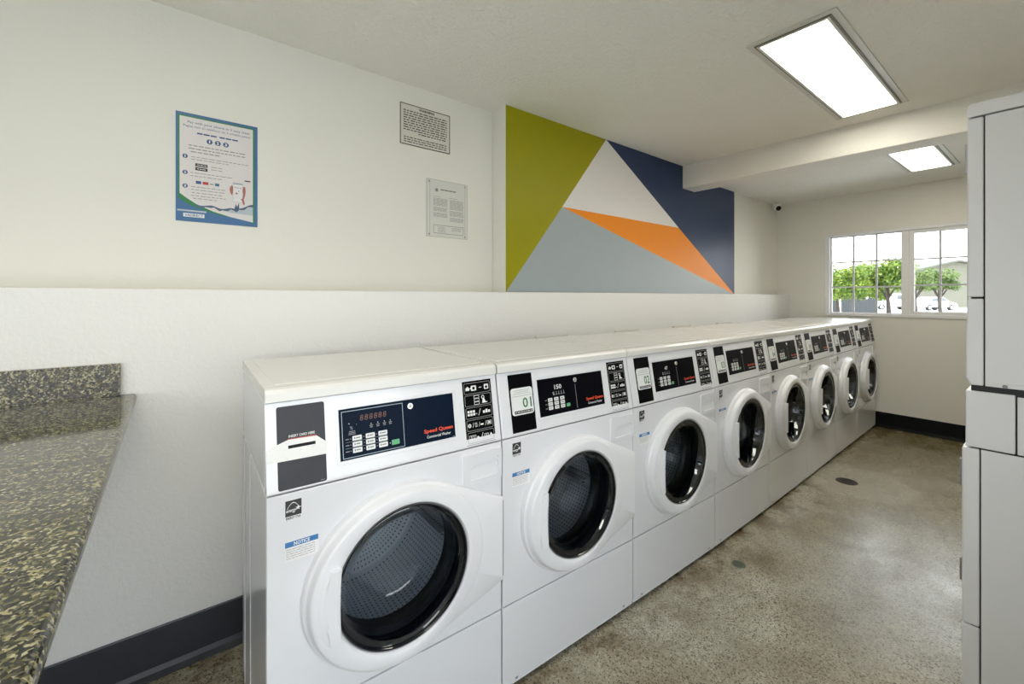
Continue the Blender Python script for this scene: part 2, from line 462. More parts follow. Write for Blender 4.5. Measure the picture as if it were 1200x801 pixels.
def sash(y0, y1, z0, z1, t, xo, wide):
    def f(b):
        m = M['window_white']
        b.box(xo, xo + .03, y0, y0 + t, z0, z1, m); b.box(xo, xo + .03, y1 - t, y1, z0, z1, m)
        b.box(xo, xo + .03, y0 + t, y1 - t, z0, z0 + t, m); b.box(xo, xo + .03, y0 + t, y1 - t, z1 - t, z1, m)
    s = link('window_sash', (lambda b: (f(b), b.mesh('window_sash'))[1])(MB()), win, None, .002)
    ya, yb, za, zb = y0 + t, y1 - t, z0 + t, z1 - t
    gb = MB(); gb.box(xo + .012, xo + .016, ya, yb, za, zb, M['window_glass']); g = link('window_pane', gb.mesh('window_pane'), s)
    mb = MB()
    for i in (1, 2):
        y = ya + (yb - ya) * i / 3; mb.box(xo + .004, xo + .0115, y - .0085, y + .0085, za, zb, M['muntin'])
    for i in (1, 2):
        z = za + (zb - za) * i / 3; mb.box(xo + .004, xo + .0115, ya, yb, z - .0075, z + .0075, M['muntin'])
    link('window_muntin', mb.mesh('window_muntin'), s)
sash(.966, 1.569, 1.152, 1.984, .010, .030, 0)
sash(.293, .908, 1.152, 1.984, .034, .006, 1)

# back wall, behind the camera, with a glazed entrance added to let in daylight
def backw(b):
    m = M['wall']; t0, t1 = XB - .14, XB
    b.box(t0, t1, YR, -.55, 0, ZC, m); b.box(t0, t1, .50, 2.4, 0, ZC, m); b.box(t0, t1, -.55, .50, 2.12, ZC, m)
struct('wall_back', backw)
def added_entr(b):
    m = M['window_white']
    for y in (-.55, .45): b.box(XB - .10, XB - .04, y, y + .05, 0, 2.12, m)
    b.box(XB - .10, XB - .04, -.50, .45, 2.07, 2.12, m); b.box(XB - .10, XB - .04, -.50, .45, 0, .12, m)
dr = struct('added_door_1', added_entr, .003); dr['label'] = 'glazed entrance added in the unseen back wall for daylight'
gb = MB(); gb.box(XB - .075, XB - .065, -.50, .45, .12, 2.07, M['window_glass']); link('glass_pane', gb.mesh('glass_pane'), dr)

# baseboards (cove base)
def cove(b, m, y=YL, x0=XB, x1=5.6, h=.167):
    b.prism([(y, 0), (y, h), (y - .004, h), (y - .006, h - .004), (y - .006, .03), (y - .012, .014), (y - .030, .004), (y - .030, 0)], x0, x1, m, 'x')
struct('baseboard_left', lambda b: cove(b, M['baseboard_left']))
def cfar(b):
    b.prism([(0, 0), (0, .154), (-.004, .154), (-.006, .15), (-.006, .03), (-.012, .012), (-.022, .004), (-.022, 0)], YR, YL, M['baseboard'], 'y')
bf = struct('baseboard_far', cfar); bf.location = (XF, 0, 0); bf.rotation_euler = (0, 0, RF)

# mural painted on the wall
def mural(b):
    y0 = YM - .0012
    A, B_, C, D, E = (1.609, 2.5065), (2.555, 2.5065), (2.094, 1.943), (3.553, 1.944), (4.612, 1.3575)
    G = (1.609, 1.3575)
    T = lambda pts, m: b.prism(pts, YM + .001, y0, m, 'y')
    T([A, B_, C, G], M['mural_green']); T([B_, C, D], M['mural_white']); T([C, D, E], M['mural_orange'])
    T([G, C, E], M['mural_grey'])
    T([B_, D, E, (4.618, 1.3575), (4.618, 2.425), (3.76, 2.425), (3.76, 2.5065)], M['mural_navy'])
mo = MB(); mural(mo)
tag(link('wall_mural', mo.mesh('wall_mural')), 'geometric wall mural of green, white, orange, grey and navy triangles', 'mural')

# ------------------------------------------------------------------ washers
P = .686; W = .683
TH = [-0.0234, -0.0251, -0.0164, 0.0039, 0.0153, 0.0178, 0.0179, 0.0155]
DC = (.340, .558)
SL = (.0367, .2133); SLL = math.hypot(*SL)
def ptf(x, d, z):
    """control-panel frame: x across, d out of the panel (negative = towards the room), z height"""
    s = (z - .8527) / SL[1] * SLL
    return (x, s * SL[0] / SLL + d * SL[1] / SLL, .8527 + s * SL[1] / SLL - d * SL[0] / SLL)
def rrect(x0, x1, z0, z1, r, n=4):
    pts = []
    for cx, cz, a in ((x1 - r, z1 - r, 0), (x0 + r, z1 - r, pi / 2), (x0 + r, z0 + r, pi), (x1 - r, z0 + r, 1.5 * pi)):
        for k in range(n + 1):
            t = a + pi / 2 * k / n; pts.append((cx + r * cos(t), cz + r * sin(t)))
    return pts
def words(b, x0, x1, z, h, y, m, rnd, lo=.006, hi=.02, gap=.003):
    """unreadable small print: a line of word-length dashes"""
    x = x0
    while x < x1 - lo * .5:
        w = min(rnd.uniform(lo, hi), x1 - x); b.quad(x, x + w, z - h / 2, z + h / 2, y, m); x += w + gap

def taper(x, y, z):
    return (x + (W / 2 - x) / (W / 2) * .0078 * max(0, y) / .64, y, z)
def cabinet(b):
    m = M['white']
    b.box(0.001, .016, .012, .636, .024, .851, m); b.box(W - .016, W - .001, .012, .636, .024, .851, m)
    b.box(.0025, .016, .045, .636, .855, 1.066, m); b.box(W - .016, W - .0025, .045, .636, .855, 1.066, m)
    b.box(.016, W - .016, .618, .636, .024, 1.066, m); b.box(.016, W - .016, .012, .618, .024, .036, m)
    for y in (.36, .54): b.box(-.0014, .001, y - .0022, y + .0022, .026, .85, m)
def lidf(b):
    b.prism([(.030, 1.0685), (.030, 1.090), (.037, 1.0985), (.048, 1.1015), (.636, 1.1015), (.640, 1.098), (.640, 1.0685)], .0015, W - .0015, M['white_warmlit'], 'x')
    b.box(.03, W - .03, .085, .60, 1.1010, 1.1035, M['white_warmlit'])
def kick(b):
    b.box(.0015, W - .0015, 0, .014, .030, .2925, M['white'])
    b.prism([(.0, .022), (.006, .030), (.02, .030), (.02, .022)], .0015, W - .0015, M['white'], 'x')
    for x in (.06, W - .06): b.box(x - .006, x + .006, -.0012, .002, .032, .040, M['steel_grey'])
def front(b):
    n = 64; x0, x1, z0, z1 = .0015, W - .0015, .2970, .8505
    inn = [(DC[0] + .197 * cos(2 * pi * k / n), DC[1] + .197 * sin(2 * pi * k / n)) for k in range(n)]
    out = []
    for k in range(n):
        c_, s_ = cos(2 * pi * k / n), sin(2 * pi * k / n)
        kx = ((x1 - DC[0]) / c_ if c_ > 1e-9 else (x0 - DC[0]) / c_ if c_ < -1e-9 else 9)
        kz = ((z1 - DC[1]) / s_ if s_ > 1e-9 else (z0 - DC[1]) / s_ if s_ < -1e-9 else 9)
        t = min(kx, kz); out.append((DC[0] + c_ * t, DC[1] + s_ * t))
    for cx, cz in ((x0, z0), (x1, z0), (x0, z1), (x1, z1)):
        j = min(range(n), key=lambda i: (out[i][0] - cx) ** 2 + (out[i][1] - cz) ** 2); out[j] = (cx, cz)
    b.ringpl(out, inn, 0, .016, M['white'])
def cpanel(b):
    b.prism([(.0, .8545), (.0367 * 0 + .0005, .862), (SL[0], 1.0665), (SL[0] + .012, 1.0665), (.02, .8545)], .0015, W - .0015, M['white'], 'x')
def bezel(b, x0=.163, x1=.523, z0=.887, z1=1.036):
    o = rrect(x0, x1, z0, z1, .006); i = rrect(x0 + .008, x1 - .008, z0 + .008, z1 - .008, .003)
    b.ringpl(o, i, .001, -.003, M['white'])
def lock(b, x=.371, z=1.008):
    b.lathe([(0.0, -.0068), (.0035, -.0068), (.0045, -.006), (.0085, -.006), (.0095, -.004), (.0095, 0)], (x, z), M['chrome'], 24)
    b.box(x - .001, x + .001, -.0072, -.0062, z - .004, z + .004, M['slot_black'])
def brand(b, x0=.410, x1=.505):
    b.text('Speed Queen', x0, x1, .9205, .9345, -.0029, M['orange_red'], .022)
    b.text('Commercial Washer', x0 + .008, x1 - .008, .9085, .9165, -.0029, M['print_white'], .01)
def disp_first(b):
    b.box(.172, .513, -.0022, .001, .897, 1.027, M['navy'])
    y = -.0026
    b.frame(.178, .349, .901, 1.021, .0016, y, M['line_blue'])
    for k in range(6):
        x = .226 + k * .0128; b.text('8', x, x + .0098, .991, 1.006, y, M['digit_dim'], .0, .12)
    for k, x in enumerate((.256, .2745, .293, .310)):
        b.disc(x, .9795, .0012, y, M['print_white'], 8)
        for j in range(2): b.quad(x - .0045 + j * .001, x + .0045 - j * .001, .9735 - j * .0045, .9755 - j * .0045, y, M['print_grey'])
    b.disc(.197, .988, .0013, y, M['print_white'], 8); b.disc(.2165, .9835, .0009, y, M['print_grey'], 8)
    b.text('%', .199, .2065, .972, .9805, y, M['print_grey'])
    for j in range(3): b.quad(.196 - j * .001, .212 + j * .0005, .967 - j * .0038, .9685 - j * .0038, y, M['print_grey'])
    for i, x in enumerate((.2165, .252, .287)):
        for j, z in enumerate((.949, .9335, .918)):
            b.poly(rrect(x - .0125, x + .0125, z - .0062, z + .0062, .0018, 2), y, M['key_white'])
            b.quad(x - .008, x - .005, z - .002, z + .0025, y - .0002, M['print_mid'])
            b.quad(x - .003, x + .008, z - .001, z + .0015, y - .0002, M['print_mid'])
            b.disc(x - .0175, z, .0013, y, M['print_grey'], 8)
    for j, z in enumerate((.949, .9335, .918)): b.quad(.186, .195, z - .001, z + .001, y, M['print_grey'])
    for z in (.9413, .9258): b.quad(.186, .300, z - .0003, z + .0003, y, M['print_grey'])
    b.poly(rrect(.3105, .3335, .9115, .925, .0018, 2), y, M['key_green']); b.disc(.306, .918, .0013, y, M['print_white'], 8)
    brand(b)
    b.quad(.503, .511, .8990, .9005, y, M['print_grey'])
def disp_more(digits):
    def f(b):
        b.box(.172, .513, -.0022, .001, .897, 1.027, M['black_film']); y = -.0026
        if digits: b.text(digits, .287 - .012 * len(digits), .287, .985, 1.001, y, M['print_white'], .02)
        for k in range(5):
            x = .246 + k * .0125; b.quad(x - .0012, x + .0012, .968, .978, y, M['print_grey']); b.quad(x - .004, x + .004, .9655, .968, y, M['print_grey'])
        b.text('%', .240, .248, .966, .976, y, M['print_white'])
        for i, x in enumerate((.225, .255, .285)):
            for j, z in enumerate((.951, .9365, .922)):
                b.poly(rrect(x - .0108, x + .0108, z - .0060, z + .0060, .0015, 2), y, M['key_white'])
                b.quad(x - .006, x + .006, z - .001, z + .0012, y - .0002, M['print_mid'])
        for j, z in enumerate((.951, .9365, .922)): b.quad(.200, .209, z - .001, z + .001, y, M['print_grey'])
        b.poly(rrect(.3035, .322, .916, .928, .0015, 2), y, M['key_green'])
        b.quad(.3572, .3592, .904, .992, y, M['print_grey'])
        brand(b)
    return f
def instr(b):
    b.box(.551, .660, -.001, .0005, .860, 1.055, M['panel_black']); y = -.0014; w = M['print_white']; g = M['print_grey']
    zs = [(1.015, 1.049), (.977, 1.011), (.939, .973), (.902, .935), (.865, .898)]
    for a, c in zs:
        o = rrect(.556, .655, a, c, .004, 3); i = rrect(.5572, .6538, a + .0012, c - .0012, .003, 3)
        b.ringpl(o, i, y - .0002, y, g)
    def ci(z, x, r, m=w):
        o = [(x + r * cos(2 * pi * k / 16), z + r * sin(2 * pi * k / 16)) for k in range(16)]
        i = [(x + r * .62 * cos(2 * pi * k / 16), z + r * .62 * sin(2 * pi * k / 16)) for k in range(16)]
        b.ringpl(o, i, y - .0002, y, m)
    z = 1.032
    b.poly([(.562, z - .006), (.562, z + .001), (.569, z + .007), (.576, z + .001), (.576, z - .006)], y, w)
    b.poly(rrect(.582, .602, z - .008, z + .008, .002, 2), y, w); b.disc(.592, z, .005, y - .0003, M['panel_black'], 12)
    b.quad(.582 - .004, .582, z - .0015, z + .0015, y, w)
    b.quad(.612, .622, z - .001, z + .001, y, w)
    b.poly(rrect(.632, .649, z - .008, z + .008, .002, 2), y, w); b.disc(.6405, z - .001, .0045, y - .0003, M['panel_black'], 12)
    z = .994
    for j in (-1, 0, 1): b.frame(.590, .610, z + j * .010 - .0045, z + j * .010 + .0045, .0013, y, w)
    ci(z + .006, .624, .006); b.poly([(.620, z - .012), (.624, z + .004), (.628, z + .004), (.634, z - .009), (.640, z - .009), (.640, z - .012)], y, w)
    z = .956
    for i in range(3):
        for j in range(2): b.quad(.562 + i * .010, .570 + i * .010, z - .008 + j * .009, z - .001 + j * .009, y, w)
    b.quad(.592, .598, z - .006, z - .002, y, g)
    b.poly([(.602, z - .010), (.604, z - .010), (.612, z + .010), (.610, z + .010)], y, w)
    for i in range(3): b.quad(.620 + i * .010, .628 + i * .010, z - .006, z + .002 + (i % 2) * .003, y, w)
    z = .9185
    ci(z, .566, .006); b.quad(.561, .571, z - .001, z + .001, y, w)
    for x in (.577, .600, .624): b.poly([(x, z - .007), (x + .0012, z - .007), (x + .005, z + .007), (x + .0038, z + .007)], y, w)
    b.frame(.587, .594, z - .006, z + .006, .0013, y, w); b.quad(.607, .618, z - .004, z + .001, y, w)
    b.frame(.632, .649, z - .006, z + .006, .0015, y, w); b.quad(.636, .645, z - .003, z + .003, y, w)
    z = .8815
    for i in range(3): b.frame(.562 + i * .0085, .5695 + i * .0085, z - .007, z + .007, .0012, y, w)
    b.disc(.594, z - .002, .004, y, w, 12)
    b.poly([(.604, z - .010), (.606, z - .010), (.614, z + .010), (.612, z + .010)], y, w)
    for i in range(2): b.frame(.618 + i * .0085, .6255 + i * .0085, z - .006, z + .005, .0012, y, w)
    b.poly([(.638, z - .002), (.649, z - .002), (.6435, z + .006)], y, w)
def card_first(b):
    b.prism(rrect(.026, .137, .860, 1.055, .005), -.0012, .0005, M['charcoal'])
    b.text('INSERT CARD HERE', .052, .112, .9795, .9855, -.0016, M['label_paper'], .015)
    b.quad(.050, .115, .9745, .9770, -.0016, M['red_line'])
    b.quad(.122, .132, .864, .8652, -.0016, M['print_grey'])
def tape(b):
    b.prism([(.004, .9575), (.026, .967), (.051, .9750), (.116, .9735), (.1395, .954), (.138, .925), (.028, .927), (.005, .928)], -.0035, .0003, M['tape'])
    b.quad(.050, .1125, .954, .9615, -.0039, M['slot_black'])
def card_more(b): b.prism(rrect(.045, .150, .864, 1.057, .002, 2), -.0015, .0005, M['panel_black'])
def numlabel(num):
    def f(b):
        rnd = random.Random(3)
        b.prism(rrect(.0505, .1455, .920, 1.010, .010), -.0022, -.001, M['label_paper']); y = -.0026
        for z, x0, x1 in ((1.002, .061, .136), (.996, .068, .128), (.9905, .061, .136)): words(b, x0, x1, z, .0014, y, M['print_grey'], rnd, .004, .012, .002)
        b.quad(.054, .142, .9825, .9835, y, M['print_mid'])
        b.text(num, .098, .138, .941, .976, y, M['number_green'], 0.018)
        b.quad(.060, .140, .9245, .9345, y, M['print_dark'])
        words(b, .064, .137, .9295, .0022, y - .0003, M['label_paper'], rnd, .005, .012, .003)
    return f
def energy(b):
    b.box(.040, .078, -.0008, .0005, .786, .834, M['print_white']); y = -.0011
    b.quad(.041, .077, .795, .833, y, M['print_dark'])
    pts = [(.045 + .031 * t, .812 + .014 * sin(pi * min(1, t * 1.15))) for t in [i / 10 for i in range(11)]]
    for a, c in zip(pts, pts[1:]):
        b.raw([(a[0], y - .0003, a[1]), (c[0], y - .0003, c[1]), (c[0], y - .0003, c[1] + .002), (a[0], y - .0003, a[1] + .002)], [(0, 1, 2, 3)], M['print_white'])
    b.text('energy', .043, .066, .802, .811, y - .0003, M['print_white'], .015, .4)
    st = []
    for k in range(10):
        r = .006 if k % 2 == 0 else .0026; t = pi / 2 + k * pi / 5; st.append((.069 + r * cos(t), .812 + r * sin(t)))
    b.poly(st, y - .0004, M['print_white'])
    b.text('ENERGY STAR', .0425, .0755, .7875, .7935, y - .0003, M['print_dark'], .02)
def notice(b):
    rnd = random.Random(5)
    b.box(.040, .116, -.0006, .0005, .685, .733, M['print_white']); y = -.0009
    b.quad(.0405, .1155, .7195, .7325, y, M['notice_blue'])
    b.text('NOTICE', .060, .096, .7215, .7305, y - .0003, M['print_white'], .03)
    for z in (.714, .7085, .703, .6975, .692): words(b, .043, .108, z, .0012, y, M['print_grey'], rnd, .005, .014, .002)
def dispenser(b):
    o = rrect(.5375, .6790, .7360, .8350, .008, 5); m = M['white']
    i = []
    for x, z in rrect(.5555, .6660, .7520, .7975, .012, 5):
        i.append((x + (.6660 - x) * .10 * (z - .7520) / .0455 if x < .60 else x, z))
    b.ringpl(o, i, -.0065, .001, m)
def scoop(b):
    m = M['white']
    b.raw([(.5555, -.0055, .7515), (.6665, -.0055, .7515), (.6665, -.0005, .788), (.5555, -.0005, .788), (.6665, .0005, .7985), (.5555, .0005, .7985)],
          [(0, 1, 2, 3), (3, 2, 4, 5)], m)
    b.disc(.664, .808, .0016, -.0069, M['steel_grey'], 8)
def hull(pts):
    pts = sorted(set(pts)); 
    def half(ps):
        h = []
        for p in ps:
            while len(h) > 1 and (h[-1][0] - h[-2][0]) * (p[1] - h[-2][1]) - (h[-1][1] - h[-2][1]) * (p[0] - h[-2][0]) <= 0: h.pop()
            h.append(p)
        return h
    a = half(pts); c = half(pts[::-1]); return a[:-1] + c[:-1]
def door(b):
    n = 72; m = M['white_plastic']
    def el(rx, rz, x1, zt, zb):
        return hull([(round(DC[0] + rx * cos(2 * pi * k / n), 5), round(DC[1] + rz * sin(2 * pi * k / n), 5)) for k in range(n)] + [(x1, zt), (x1, zb)])
    # plate with the hinge side drawn out to the right edge; centre left open for the glass
    def ringed(rx, rz, x1, zt, zb, cnt=144):
        poly = el(rx, rz, x1, zt, zb); out = []
        for k in range(cnt):
            t = 2 * pi * k / cnt; d = (cos(t), sin(t)); best = None
            for i in range(len(poly)):
                p, q = poly[i], poly[(i + 1) % len(poly)]
                ex, ez = q[0] - p[0], q[1] - p[1]; det = d[0] * -ez + ex * d[1]
                if abs(det) < 1e-12: continue
                px_, pz_ = p[0] - DC[0], p[1] - DC[1]
                r = (px_ * -ez + ex * pz_) / det; u = (d[0] * pz_ - d[1] * px_) / det
                if r > 0 and -1e-6 <= u <= 1 + 1e-6: best = r if best is None else max(best, r)
            out.append((DC[0] + d[0] * best, DC[1] + d[1] * best))
        for cx, cz in ((x1, zt), (x1, zb)):
            j = min(range(cnt), key=lambda i: (out[i][0] - cx) ** 2 + (out[i][1] - cz) ** 2); out[j] = (cx, cz)
        return out
    cnt = 144
    L0 = ringed(.266, .246, W - .002, .672, .400); L1 = ringed(.263, .243, W - .003, .670, .402); L2 = ringed(.257, .237, W - .008, .664, .408)
    c = lambda r, k=cnt: [(DC[0] + r * cos(2 * pi * j / k), DC[1] + r * sin(2 * pi * j / k)) for j in range(k)]
    e = lambda rx, rz, k=cnt: [(DC[0] + rx * cos(2 * pi * j / k), DC[1] + rz * sin(2 * pi * j / k)) for j in range(k)]
    # the ring stands proud on its left half and melts into the hinge plate on the right
    def lvl(j, yl, yr):
        t = cos(2 * pi * j / cnt); w = max(0, min(1, (t + .1) / .9)); w = w * w * (3 - 2 * w); return yl + (yr - yl) * w
    loops = [(L0, -.001, -.001), (L1, -.016, -.012), (L2, -.020, -.017), (e(.2555, .2355), -.0235, -.0195), (e(.252, .232), -.037, -.026), (e(.249, .229), -.0405, -.0285),
             (e(.243, .224), -.0425, -.030), (e(.215, .207), -.0425, -.036), (c(.2010), -.0415, -.038), (c(.1975), -.040, -.038), (c(.1925), -.032, -.031), (c(.1905), -.018, -.018)]
    vs, fs = [], []
    for l, yl, yr in loops:
        for j in range(cnt): vs.append((l[j][0], lvl(j, yl, yr), l[j][1]))
    for a in range(len(loops) - 1):
        for j in range(cnt): fs.append((a * cnt + j, a * cnt + (j + 1) % cnt, (a + 1) * cnt + (j + 1) % cnt, (a + 1) * cnt + j))
    b.raw(vs, fs, m, True)
    b.box(W - .0040, W - .0008, -.0115, -.001, .412, .660, M['slot_black'])
def rim(b):
    b.lathe([(.1915, -.030), (.190, -.034), (.1865, -.0345), (.184, -.030), (.178, -.022), (.172, .002), (.170, .035)], DC, M['rim_black'], 80)
    b.lathe([(.1927, -.033), (.1918, -.0355), (.1900, -.0345)], DC, M['steel_grey'], 80)
def bowl(b):
    b.lathe([(.1850, -.0300), (.176, -.0330), (.166, -.0310), (.160, -.018), (.154, .010), (.143, .050), (.130, .080), (.124, .091), (.119, .093), (.114, .090), (.108, .0875), (.075, .0865), (.035, .086), (.0005, .085)], DC, M['door_glass'], 80)
def gasket(b):
    b.lathe([(.1965, .006), (.1965, .030), (.206, .045), (.206, .058), (.196, .066), (.186, .072), (.178, .090)], DC, M['rubber'], 64)
def drumf(b):
    b.lathe([(.180, .088), (.186, .092), (.235, .112), (.247, .125), (.247, .420), (.238, .440), (.20, .446), (.155, .446), (.150, .436), (.075, .434), (.070, .442), (.0005, .442)], DC, M['drum'], 72)
    for k in range(3):
        t = pi / 2 + .35 + k * 2 * pi / 3; a = .12
        q = lambda r, t_: (DC[0] + r * cos(t_), DC[1] + r * sin(t_))
        p1, p2, p3 = q(.246, t - a), q(.246, t + a), q(.200, t)
        b.raw([(p1[0], .135, p1[1]), (p2[0], .135, p2[1]), (p3[0], .16, p3[1]), (p1[0], .43, p1[1]), (p2[0], .43, p2[1]), (p3[0], .41, p3[1])],
              [(0, 1, 2), (3, 5, 4), (0, 2, 5, 3), (2, 1, 4, 5)], M['drum'])
def grip(b):
    # raised pull on the left of the ring: outer edge follows the ring, inner edge cuts over the glass
    n = 12; cols = []
    z0, z1 = .466, .652
    rows = []
    for k in range(n + 1):
        z = z0 + (z1 - z0) * k / n; u = (z - (z0 + z1) / 2) / ((z1 - z0) / 2)
        dz = z - DC[1]
        xo = DC[0] - .243 * math.sqrt(max(0, 1 - (dz / .226) ** 2)) + .004 * abs(u) ** 6
        xi = .1555 + .004 * u * u
        pr = [(xo, -.036), (xo + .006, -.0425), (xo + .02, -.046), (xi - .028, -.050), (xi - .006, -.0555), (xi, -.0535), (xi + .001, -.044), (xi - .004, -.037)]
        rows.append([(p[0], p[1], z) for p in pr])
    m = len(rows[0]); vs = [p for r in rows for p in r]; fs = []
    for k in range(n):
        for i in range(m): fs.append((k * m + i, k * m + (i + 1) % m, (k + 1) * m + (i + 1) % m, (k + 1) * m + i))
    fs += [list(range(m))[::-1], [n * m + i for i in range(m)]]
    b.raw(vs, fs, M['white_plastic'])
def foot(x, y):
    return lambda b: b.lathe([(.0005, 0), (.020, 0), (.022, .004), (.018, .010), (.008, .012), (.008, .026)], (x, y), M['rubber'], 16, 'z')
def bracket(b): b.box(.01, .25, .644, .662, 1.088, 1.1095, M['lamp_frame'])

WL = ['white front-load washer standing first in the row, card slot covered by white tape',
      'white front-load washer with sticker 01, second in the row beside the taped-slot washer',
      'white front-load washer with sticker 02, standing between washers 01 and 03',
      'white front-load washer with sticker 03, fourth machine of the row',
      'white front-load washer with sticker 04, fifth machine of the row',
      'white front-load washer with sticker 05, third from the far wall end of the row',
      'white front-load washer with sticker 06, last but one before the window wall',
      'white front-load washer with sticker 07, last of the row against the window wall']
bx, by = .1718, 1.1571
for i, th in enumerate(TH):
    t = thing('washing_machine', WL[i], 'washing machine', (bx + .0015, by, 0), th, 'front-load washers in the long row')
    bx += P * cos(th); by += P * sin(th)
    part('cabinet', 'w', cabinet, t, .0012, 1, taper)
    part('lid', 'w', lidf, t, .003, 2, taper)
    part('kick_panel', 'w', kick, t, .0018, 2)
    part('front_panel', 'w', front, t, .0018, 2)
    cp = part('control_panel', 'w', cpanel, t, .002, 2)
    part('display_bezel', 'w', bezel, cp, .001, 1, ptf)
    if i == 0:
        part('display_panel', 'first', disp_first, cp, 0, 2, ptf, 'navy display with framed keypad and unlit digits')
        part('card_plate', 'first', card_first, cp, 0, 2, ptf, 'charcoal card slot plate')
        part('masking_tape', 'w', tape, cp, 0, 2, ptf, 'crumpled white tape around the card slot')
        part('key_lock', 'a', lambda b: lock(b, .371, 1.0085), cp, 0, 2, ptf)
    else:
        dg = {1: '150', 2: '47'}.get(i, '')
        part('display_panel', dg or 'plain', disp_more(dg), cp, 0, 2, ptf)
        part('card_plate', 'more', card_more, cp, 0, 2, ptf)
        part('number_sticker', str(i), numlabel('0%d' % i), cp, 0, 2, ptf, 'white sticker numbered 0%d' % i)
        part('key_lock', 'b', lambda b: lock(b, .358, 1.008), cp, 0, 2, ptf)
    part('instruction_label', 'w', instr, cp, 0, 2, ptf)
    part('energy_label', 'w', energy, t); part('notice_label', 'w', notice, t)
    dp = part('detergent_drawer', 'w', dispenser, t, .001, 1); part('drawer_pull', 'w', scoop, dp)
    d = part('door', 'w', door, t)
    part('door_rim', 'w', rim, d); part('door_glass', 'w', bowl, d); part('door_handle', 'w', grip, d, .0015, 2)
    part('gasket', 'w', gasket, t); part('drum', 'w', drumf, t)
    for k, (fx, fy) in enumerate(((.05, .05), (W - .05, .05), (.05, .59), (W - .05, .59))): part('foot', 'f%d' % k, foot(fx, fy), t)
    if 2 <= i <= 5: part('hose_bracket', 'w', bracket, t)

# ------------------------------------------------------------------ granite counter
ct = thing('folding_counter', 'speckled granite counter with backsplash against the white wall by the first washer', 'counter', (-.5, 1.1, 0))
def slab(b):
    n = 10; x1 = -.0955; pr = [(-.95, .962)]
    for k in range(n + 1):
        a = -pi / 2 + pi * k / n; pr.append((x1 - .010 + .010 * cos(a), .979 + .017 * sin(a)))
    pr.append((-.95, .996))
    b.prism([(p[0] + .5, p[1]) for p in pr], .05 - 1.1, YL - .001 - 1.1, M['granite'], 'y')
link('countertop', (lambda b: (slab(b), b.mesh('countertop'))[1])(MB()), ct)
def spl(b): b.box(-.95 + .5, -.136 + .5, YL - .021 - 1.1, YL - .001 - 1.1, .996, 1.104, M['granite'])
link('backsplash', (lambda b: (spl(b), b.mesh('backsplash'))[1])(MB()), ct, None, .0015)
def cbody(b):
    b.box(-.92 + .5, -.90 + .5, .12 - 1.1, YL - .032 - 1.1, 0, .962, M['white_warmlit'])
link('support_panel', (lambda b: (cbody(b), b.mesh('support_panel'))[1])(MB()), ct, None, .003)

